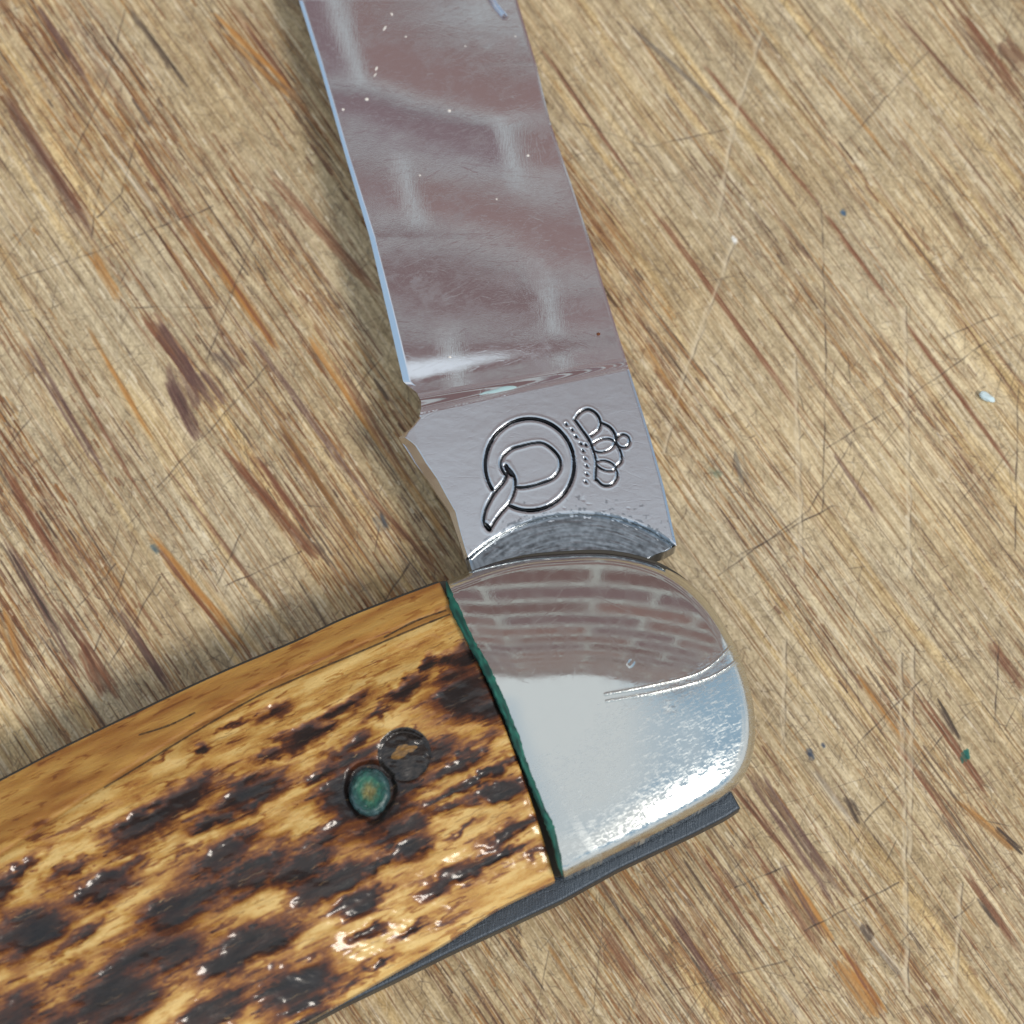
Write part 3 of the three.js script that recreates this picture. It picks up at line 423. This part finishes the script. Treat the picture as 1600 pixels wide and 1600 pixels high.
// --- bone handle scale
const HA = [0.902, -0.431], HB = [0.431, 0.902], BW = 2048, BH = 1024, BONE_L = 62, BONE_W = 31;      // along and across the handle, photograph pixels in mm at the board
const boneUV = (x, y) => { const dx = x - 430, dy = y - 1290; return [((dx * HA[0] + dy * HA[1]) * MM / BONE_L + 0.5) * BW, ((dx * HB[0] + dy * HB[1]) * MM / BONE_W + 0.5) * BH]; };
const bone = new Sheet(BW, BH), boneStainShade = new Float32Array(BW * BH);
{
  const KX = BW / BONE_L * MM;                                   // texels to a pixel
  const spots = [ // x, y, length, width, strength, extra turn
    [431, 1109, 60, 22, .62], [472, 1154, 80, 34, 1], [315, 1170, 24, 12, .8], [424, 1178, 54, 20, .85], [392, 1240, 104, 44, 1.05], [345, 1276, 84, 24, .85], [292, 1244, 100, 42, .95], [228, 1288, 122, 46, 1.15], [161, 1384, 106, 38, 1], [45, 1455, 130, 66, 1.1, .18],
    [356, 1336, 118, 44, .95], [398, 1368, 106, 40, 1], [285, 1416, 128, 54, 1.05], [235, 1488, 170, 60, .8], [282, 1492, 76, 44, 1.05], [127, 1462, 106, 20, .7, -.15], [110, 1516, 70, 26, .62], [180, 1562, 140, 70, 1.1], [26, 1580, 100, 56, 1], [577, 1238, 112, 104, 1.5], [604, 1212, 90, 60, 1.3], [378, 1487, 150, 54, 1.1], [465, 1360, 90, 36, 1], [487, 1400, 70, 44, 1.05],
    [462, 1542, 116, 58, 1.15], [334, 1582, 120, 46, 1.1], [37, 1356, 80, 16, .75], [6, 1388, 50, 36, .95], [108, 1360, 90, 22, .7], [210, 1350, 60, 20, .6], [640, 1072, 62, 24, 1.1, -.1], [668, 1034, 60, 12, .75, -.3], [735, 1078, 96, 92, .95, .5], [722, 1024, 70, 36, .8, .3], [760, 1098, 60, 60, 1.05, .4], [530, 1107, 66, 22, .85], [478, 1153, 62, 32, .9],
    [543, 1172, 92, 22, .8], [709, 1202, 78, 26, .85], [735, 1176, 76, 14, .8], [741, 1224, 160, 14, .95, .05], [782, 1238, 90, 30, 1, .25], [628, 1300, 112, 26, .95], [514, 1306, 120, 34, .75], [647, 1327, 62, 32, 1.1], [700, 1372, 104, 26, 1], [520, 1384, 106, 40, 1.1], [561, 1410, 66, 38, 1.1], [422, 1477, 66, 44, 1.05], [575, 1460, 80, 14, .75], [640, 1450, 60, 8, .7],
    [590, 1500, 60, 10, .7], [800, 1300, 90, 22, .8], [780, 1340, 70, 12, .75], [720, 1300, 70, 9, .7], [690, 1270, 70, 10, .75], [500, 1210, 50, 16, .7], [440, 1320, 50, 14, .65], [590, 1350, 80, 16, .8], [360, 1130, 40, 9, .6], [610, 1235, 90, 46, .92, .2], [560, 1290, 80, 30, .7], [680, 1180, 90, 30, .75],
    [560, 1080, 50, 12, .6], [590, 1120, 50, 10, .65], [300, 1330, 60, 14, .6], [60, 1290, 30, 10, .5], [250, 1180, 30, 8, .5], [520, 1250, 40, 26, .65], [840, 1330, 40, 14, .75], [540, 1540, 60, 12, .6], [480, 1590, 70, 24, .8], [-60, 1520, 130, 50, 1], [-40, 1420, 90, 30, .9], [90, 1620, 130, 60, 1.1], [280, 1650, 130, 50, 1.1], [390, 1630, 100, 40, 1], [-120, 1600, 130, 60, 1.1], [-160, 1480, 90, 40, .9],
  ];
  const wx = lattice(150, 90, 41), wy = lattice(150, 90, 42), wx2 = lattice(420, 330, 46), f1 = lattice(64, 260, 43), f2 = lattice(220, 512, 44), f3 = lattice(22, 60, 45), sp = lattice(1024, 512, 47), f4 = lattice(60, 96, 48);
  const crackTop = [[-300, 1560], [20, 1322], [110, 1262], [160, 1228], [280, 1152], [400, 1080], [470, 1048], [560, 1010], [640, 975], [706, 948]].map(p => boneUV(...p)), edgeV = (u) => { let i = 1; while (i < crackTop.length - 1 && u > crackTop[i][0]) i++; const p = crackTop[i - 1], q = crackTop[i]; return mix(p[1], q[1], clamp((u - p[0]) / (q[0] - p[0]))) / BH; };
  const raw = boneStainShade.fill(-1);
  for (const [x, y, L, W, str, turn = 0] of spots) {
    const [cu, cv] = boneUV(x, y), ca = Math.cos(turn - 0.05), sa = Math.sin(turn - 0.05), rl = L * 0.52 * KX, rw = W * 0.5 * KX, R = rl * 2 + 30;
    for (let v = Math.max(0, Math.floor(cv - R)); v < Math.min(BH, cv + R); v++) for (let u = Math.max(0, Math.floor(cu - R)); u < Math.min(BW, cu + R); u++) {
      const du = u - cu + wx(u / BW * 150, v / BH * 90) * 12 + wx2(u / BW * 420, v / BH * 330) * 3 + f1(u / BW * 64, v / BH * 260) * 8, dv = v - cv + wy(u / BW * 60, v / BH * 36) * 10 + wy(u / BW * 150, v / BH * 90) * 7 + f1(u / BW * 64, v / BH * 260) * 4;
      const e = Math.hypot((du * ca + dv * sa) / rl, (dv * ca - du * sa) / rw), s = str * 0.89 * (1.06 - 0.42 * smooth(0.3, 1.1, e) - 0.66 * smooth(0.55, 2.0, e)), k = v * BW + u;
      if (s > raw[k]) raw[k] = s;
    }
  }
  const ramp = [[0, [222, 186, 116]], [0.2, [194, 147, 74]], [0.4, [156, 102, 44]], [0.56, [114, 65, 29]], [0.7, [86, 45, 25]], [0.88, [48, 27, 20]], [1.1, [22, 15, 14]]];
  for (let v = 0; v < BH; v++) for (let u = 0; u < BW; u++) {
    const k = v * BW + u, U = u / BW, V = v / BH;
    const fib = f1(U * 64 + 3, V * 260), fi2 = f2(U * 220, V * 512), patch = f3(U * 22, V * 60), spk = sp(U * 1024, V * 512);
    let s = Math.max(raw[k], 0) + 0.08 * fib + 0.08 * fi2 + 0.25 * patch + 0.05 * spk + 0.30 * smooth(0.3, 0.85, f4(U * 60 + fib, V * 96)) + 0.13;
    if (V < edgeV(u)) s = s * 0.5 + 0.22;                         // the smooth outer band above the crack, its shade painted in as brown
    s = Math.max(s, 0); if (s > 0.8) s = 0.8 + 0.3 * (1 - Math.exp(-(s - 0.8) / 0.3)) + 0.1 * patch;
    let i = 1; while (i < ramp.length - 1 && s > ramp[i][0]) i++;
    const t = clamp((s - ramp[i - 1][0]) / (ramp[i][0] - ramp[i - 1][0]));
    for (let q = 0; q < 3; q++) bone.c[k * 3 + q] = mix(ramp[i - 1][1][q], ramp[i][1][q], t) + (fi2 * 7 + spk * 5 + fib * 5) * (1 - 0.6 * clamp(s));
    raw[k] = s;
    bone.z[k] = fib * 0.18 + fi2 * 0.22 + spk * 0.10 - 0.06 * smooth(0.5, 1, s);
  }
  const r = rng(77);
  for (let n = 0; n < 3600; n++) { const u = r() * BW, v = r() * BH, L = 15 + 90 * r() * r(); if (v / BH < edgeV(u) + 0.03) continue; bone.stroke(u, v, u + L, v + (r() - 0.5) * 8, 0.5 + 1.1 * r() * r(), r() < 0.75 ? [96, 58, 28] : [236, 204, 140], 0.25 + 0.45 * r(), -0.3, { rag: 0.6, wob: 3, ph: r() * 6, soft: 0.9 }); }
  for (const line of [curve([[160, 1228], [280, 1152], [400, 1080], [470, 1048], [560, 1010], [640, 975], [706, 948]], 24), curve([[210, 1140], [260, 1125], [300, 1105]], 8), curve([[600, 985], [650, 958], [700, 940]], 8)]) // the crack along the smooth edge
    for (let i = 1; i < line.length; i++) { const a = boneUV(...line[i - 1]), b = boneUV(...line[i]); bone.stroke(a[0], a[1], b[0], b[1], 2.6, [44, 34, 24], 0.85, -0.9, { rag: 0.4, ph: i, square: true, soft: 1 }); }
  // old plugged hole beside the pin: dark filler with one amber chip left in it
  const [pu, pv] = boneUV(633, 1180), R = 43 * KX;
  for (let v = Math.floor(pv - R - 3); v < pv + R + 3; v++) for (let u = Math.floor(pu - R - 3); u < pu + R + 3; u++) {
    const d = Math.hypot(u - pu, v - pv); if (d > R) continue; const k = v * BW + u, n = f2(u / BW * 220, v / BH * 512), chip = Math.hypot((u - pu + 2) / 36, (v - pv + 8) / 15) + 0.3 * wx(u / 14, v / 14) < 0.95;
    const al = smooth(R, R - 3, d), col = chip && d < R - 10 ? [128 + n * 30, 94 + n * 24, 48 + n * 12] : [40 + n * 22, 34 + n * 20, 31 + n * 18]; for (let q = 0; q < 3; q++) bone.c[k * 3 + q] = mix(bone.c[k * 3 + q], col[q], al);
    raw[k] = chip ? 0.75 : 0.95;
  }
}
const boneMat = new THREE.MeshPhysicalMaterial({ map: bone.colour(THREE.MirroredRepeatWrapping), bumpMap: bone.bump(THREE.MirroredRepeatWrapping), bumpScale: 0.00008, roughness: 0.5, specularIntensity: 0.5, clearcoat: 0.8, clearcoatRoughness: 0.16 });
const scaleTop = curve([[-760, 1700], [-400, 1452], [-200, 1325], [0, 1221], [94, 1172], [210, 1116], [337, 1056], [469, 1000], [530, 971], [615, 937], [687, 910]], 200);
const scaleLow = curve([[-520, 2180], [-200, 1975], [100, 1805], [300, 1697], [479, 1597], [524, 1571], [610, 1522], [700, 1470], [775, 1421], [867, 1376]], 200);
const PIN = [577, 1236];
const HI = new THREE.Vector3(HA[0], 0, HA[1]);
{
  const pick = (line, u) => { const f = clamp(u) * (line.length - 1), i = Math.min(line.length - 2, Math.floor(f)), t = f - i; return [mix(line[i][0], line[i + 1][0], t), mix(line[i][1], line[i + 1][1], t)]; };
  // both edges by their share of the handle's length
  const along = (line) => { const d = [0]; for (let i = 1; i < line.length; i++) d.push(d[i - 1] + Math.hypot(line[i][0] - line[i - 1][0], line[i][1] - line[i - 1][1])); const T = d[d.length - 1]; return (u) => { const s = u * T; let i = 1; while (i < d.length - 1 && d[i] < s) i++; const t = (s - d[i - 1]) / (d[i] - d[i - 1]); return [mix(line[i - 1][0], line[i][0], t), mix(line[i - 1][1], line[i][1], t)]; }; };
  const T = along(scaleTop), B = along(scaleLow);
  const us = []; for (let i = 0; i < 70; i++) us.push(i / 70 * 0.46); for (let i = 0; i <= 460; i++) us.push(0.46 + 0.54 * i / 460);
  const nu = us.length - 1, nv = 230;
  const at = (i, j) => { const u = us[i], e = j / nv, v = e < 0.1 ? e * 0.7 : e > 0.9 ? 1 - (1 - e) * 0.7 : 0.07 + (e - 0.1) * 0.86 / 0.8; const t = T(u), b = B(u), bow = 14 * 4 * v * (1 - v) * smooth(0.7, 1, u); return [mix(t[0], b[0], v) + bow, mix(t[1], b[1], v), v, Math.hypot(t[0] - b[0], t[1] - b[1])]; };
  const stainShadeAt = (x, y) => { let [u, v] = boneUV(x, y); u = Math.round(u); v = Math.round(v); if (u < 0 || v < 0 || u >= BW || v >= BH) return 0.3; return boneStainShade[v * BW + u]; };
  const sm = (x, y) => { let t = 0; for (let a = -2; a <= 2; a++) for (let b = -2; b <= 2; b++) t += stainShadeAt(x + a * 2.5, y + b * 2.5); return t / 25; };
  const ridge = curve([[-300, 1560], [20, 1322], [110, 1262], [160, 1228], [280, 1152], [400, 1080], [470, 1048], [560, 1010], [640, 975], [706, 948]], 40);
  const g = solidGrid(nu, nv, (i, j) => {
    const [x, y, v, w] = at(i, j), dt = v * w, db = (1 - v) * w;
    let h = TOPH - 0.12 - (arc(250 - dt, 480) + arc(185 - db, 350)) * MM;
    h += 0.45 * fbm(x * 0.006 + 3, y * 0.012) * smooth(30, 110, dt) * smooth(0, 60, db);
    h -= 0.26 * smooth(0.35, 1.0, sm(x, y)) * smooth(20, 80, dt);
    const rd = lineDist(x, y, ridge); if (rd < 60) { const below = smooth(-1, 1, 1); h += 0.12 * Math.exp(-((rd - 16) ** 2) / 200) * below - 0.1 * (1 - smooth(0, 5, rd)); }
    h += 0.025 * N64(x * 0.04 + y * 0.02, y * 0.14 + x * 0.06) + 0.010 * N64b(x * 0.16 + y * 0.08, y * 0.3);
    const pd = Math.hypot(x - 632, y - 1182); if (pd < 44) h += pd < 41 ? -0.10 * smooth(41, 37, pd) - 0.07 * Math.exp(-((pd - 38.5) ** 2) / 4) + 0.12 * N64(x * 0.07, y * 0.16) : 0;
    const pn = Math.hypot((x - PIN[0]), (y - PIN[1]) * 0.84); if (pn < 60) h -= 0.5 * (1 - smooth(34, 44, pn + 4 * N64(x * 0.06, y * 0.06))) + 0.12 * (1 - smooth(44, 60, pn));
    if (i === nu) h -= 0.12; if (i > nu - 6) h -= 0.05 * (i - nu + 6) / 6;
    return P(x, y, Math.max(h, 7.45));
  }, (i, j) => { const [x, y, v, w] = at(i, j), dt = v * w, db = (1 - v) * w; const p = P(x, y, Math.max(7.45, TOPH - 0.12 - (arc(250 - dt, 480) + arc(185 - db, 350)) * MM)); p[1] = 0.00735; return p; },
    () => [0, 0]);
  // the map lies flat over the handle, in millimetres
  const o0 = P(430, 1290, 10.5), o1 = P(430 + 100 * HA[0], 1290 + 100 * HA[1], 10.5), o2 = P(430 + 100 * HB[0], 1290 + 100 * HB[1], 10.5);
  const ax = [(o1[0] - o0[0]), (o1[2] - o0[2])], bx = [(o2[0] - o0[0]), (o2[2] - o0[2])], det = ax[0] * bx[1] - ax[1] * bx[0];
  const p = g.attributes.position, uv = g.attributes.uv;
  for (let i = 0; i < p.count; i++) { const x = p.getX(i) - o0[0], z = p.getZ(i) - o0[2], s = (x * bx[1] - z * bx[0]) / det * 100, t = (ax[0] * z - ax[1] * x) / det * 100; uv.setXY(i, s * MM / BONE_L + 0.5, t * MM / BONE_W + 0.5); }
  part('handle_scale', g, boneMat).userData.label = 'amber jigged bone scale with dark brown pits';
}

// --- pin with its green corrosion
{
  const c = P(PIN[0], PIN[1], 10.9), prof = [[0, 0.02], [0.5, 0.05], [0.95, 0.08], [1.15, 0.12], [1.35, 0.14], [1.55, 0.06], [1.72, -0.12], [1.78, -0.4], [1.78, -2.6]].map(([r, y]) => new THREE.Vector2(r * 0.001, y * 0.001));
  const fineProf = []; for (let i = 1; i < prof.length; i++) for (let k = 0; k < 5; k++) fineProf.push(new THREE.Vector2(mix(prof[i - 1].x, prof[i].x, k / 5), mix(prof[i - 1].y, prof[i].y, k / 5))); fineProf.push(prof[prof.length - 1]);
  const g = new THREE.LatheGeometry(fineProf, 56), p = g.attributes.position, col = [];
  for (let i = 0; i < p.count; i++) {
    const x = p.getX(i) * 1000, z = p.getZ(i) * 1000, r = Math.hypot(x, z), n = fbm(x * 2.3 + 5, z * 2.3 + 9), m = N64(x * 7 + 20, z * 7 + 20), t = r + n * 0.45;
    const brass = [lin(112), lin(104), lin(56)], green = [lin(30), lin(92), lin(72)], teal = [lin(16), lin(70), lin(64)], slate = [lin(70), lin(90), lin(96)];
    for (let q = 0; q < 3; q++) col.push(clamp(mix(mix(mix(brass[q], green[q], smooth(0.05, 0.85, t)), teal[q], smooth(0.8, 1.25, t)), slate[q], smooth(1.35, 1.6, r + n * 0.3) * 0.6) * (1 + 0.35 * m)));
    p.setY(i, p.getY(i) + (n * 0.05 + m * 0.025) * 0.001); p.setX(i, p.getX(i) * (0.86 + 0.04 * n)); p.setZ(i, p.getZ(i) * (1.02 + 0.04 * m));
  }
  g.setAttribute('color', new THREE.Float32BufferAttribute(col, 3)); g.computeVertexNormals(); g.translate(c[0], 0.0109, c[2]);
  part('pin', g, new THREE.MeshPhysicalMaterial({ vertexColors: true, roughness: 0.5, metalness: 0.15, clearcoat: 0.4, clearcoatRoughness: 0.3 })).userData.label = 'brass pin crusted with green corrosion';
}
// --- green corrosion in the seam between scale and bolster
{
  const n = 150, line = new THREE.CatmullRomCurve3(seamLine.map(p => new THREE.Vector3(p[0], p[1], 0))).getPoints(n), rings = 10, pos = [], idx = [], col = [], r = rng(5);
  for (let i = 0; i <= n; i++) {
    const q = line[i], q2 = line[Math.min(n, i + 1)], q1 = line[Math.max(0, i - 1)], L = Math.hypot(q2.x - q1.x, q2.y - q1.y), nx = -(q2.y - q1.y) / L, ny = (q2.x - q1.x) / L;
    const w = 6.9 + 2.8 * N64(i * 0.1, 3.3) + 1.0 * N64b(i * 0.9, 8.1), s = i / n, end = Math.min(1, s * 20, (1 - s) * 20);
    for (let k = 0; k <= rings; k++) {
      const a = k / rings * 2 - 1, off = a * w * end + 2.5, x = q.x + nx * off, y = q.y + ny * off;
      const h = TOPH - bolsterDrop(q.x + 3, q.y, 99) - 0.10 + (0.16 * Math.sqrt(Math.max(0, 1 - a * a)) + 0.03 * N64c(i * 0.9, k * 0.9) + 0.03 * N64(i * 0.16, k * 0.35)) * end;
      pos.push(...P(x, y, Math.max(7.4, h - (a * a > 0.8 ? 0.35 : 0))));
      const m = N64b(i * 0.3, k * 0.4), d = clamp(0.5 + 0.6 * m); col.push(mix(lin(8), lin(34), d), mix(lin(54), lin(108), d), mix(lin(48), lin(92), d));
    }
  }
  for (let i = 0; i < n; i++) for (let k = 0; k < rings; k++) { const a = i * (rings + 1) + k, b = a + rings + 1; idx.push(a, a + 1, b + 1, a, b + 1, b); }
  const g = new THREE.BufferGeometry(); g.setAttribute('position', new THREE.Float32BufferAttribute(pos, 3)); g.setAttribute('color', new THREE.Float32BufferAttribute(col, 3)); g.setIndex(idx); g.computeVertexNormals();
  part('corrosion_seam', g, new THREE.MeshStandardMaterial({ vertexColors: true, roughness: 0.7, side: THREE.DoubleSide })).userData.label = 'green corrosion crust along the bolster seam';
}

// --- spring, liners and the lower half
const xz = (pts, h) => pts.map(p => { const q = P(p[0], p[1], h); return [q[0], q[2]]; });
const darkSteel = new THREE.MeshStandardMaterial({ color: new THREE.Color().setRGB(0.085, 0.10, 0.12), metalness: 1, roughness: 0.5, bumpMap: steelBump, bumpScale: 0.00012 });
part('back_spring', slab(xz([[1143, 1236], [1157, 1262], [1136, 1276], [1083, 1303], [1051, 1318], [966, 1358], [876, 1408], [775, 1455], [700, 1490], [610, 1535], [535, 1571], [470, 1606], [300, 1702], [100, 1812], [-200, 1985], [-260, 1900], [100, 1700], [500, 1480], [860, 1300], [1100, 1180]], 6.9), 4.3, 6.9, 0.2), darkSteel).userData.label = 'dark steel back spring standing proud of the handle';
const outer = (dx, dy) => [...scaleTop.map(p => [p[0] + dx, p[1] + dy]), ...bolsterRim.slice().reverse(), ...scaleLow.slice().reverse().map(p => [p[0], p[1] - 6])].filter((p, i) => i % 3 === 0);
const linerMat = new THREE.MeshStandardMaterial({ color: new THREE.Color().setRGB(0.10, 0.09, 0.075), metalness: 1, roughness: 0.5 });
part('liner', slab(xz(outer(-1.5, -3), 7.3), 6.95, 7.35, 0.05), linerMat);
part('liner_001', slab(xz(outer(4, 6), 4.2), 3.8, 4.2, 0.05), linerMat);
const inset = (pts, k) => { const c = [pts.reduce((s, p) => s + p[0], 0) / pts.length, pts.reduce((s, p) => s + p[1], 0) / pts.length]; return pts.map(p => { const d = Math.hypot(p[0] - c[0], p[1] - c[1]); return [c[0] + (p[0] - c[0]) * (1 - k / d), c[1] + (p[1] - c[1]) * (1 - k / d)]; }); };
part('handle_scale_001', slab(inset(xz([...scaleTop, ...scaleLow.slice().reverse()].filter((p, i) => i % 4 === 0), 4), 0.0014), 0, 3.8, 0.9, 16), boneMat);
part('bolster_001', slab(inset(xz([...bolsterRim, ...seamLine.slice(1, -1)].filter((p, i) => i % 3 === 0), 4), 0.0014), 0, 3.8, 0.9, 62), bolsterMat);

// ---------------------------------------------------------------- a chip of pale blue plaster on the board
{
  const c = P(1541, 620, 0.25), g = new THREE.IcosahedronGeometry(0.0005, 3), p = g.attributes.position;
  for (let i = 0; i < p.count; i++) { const x = p.getX(i) * 1000, y = p.getY(i) * 1000, z = p.getZ(i) * 1000, k = 1 + 0.35 * N64(x * 3 + y * 2 + 9, z * 3 - y + 4); p.setXYZ(i, (x * 1.2 + z * 0.2) * k * 0.001, Math.max(-0.25, y * 0.6 * k) * 0.001, (z * 0.8 + x * 0.2) * k * 0.001); }
  g.computeVertexNormals();
  const o = mesh('plaster_chip', g, new THREE.MeshStandardMaterial({ color: new THREE.Color(0xcfe2e6), roughness: 0.8 })); o.position.set(c[0], 0.00025, c[2]);
  o.userData = { label: 'tiny pale blue chip lying alone on the worn board', category: 'chip' };
}
renderer.render(scene, camera);
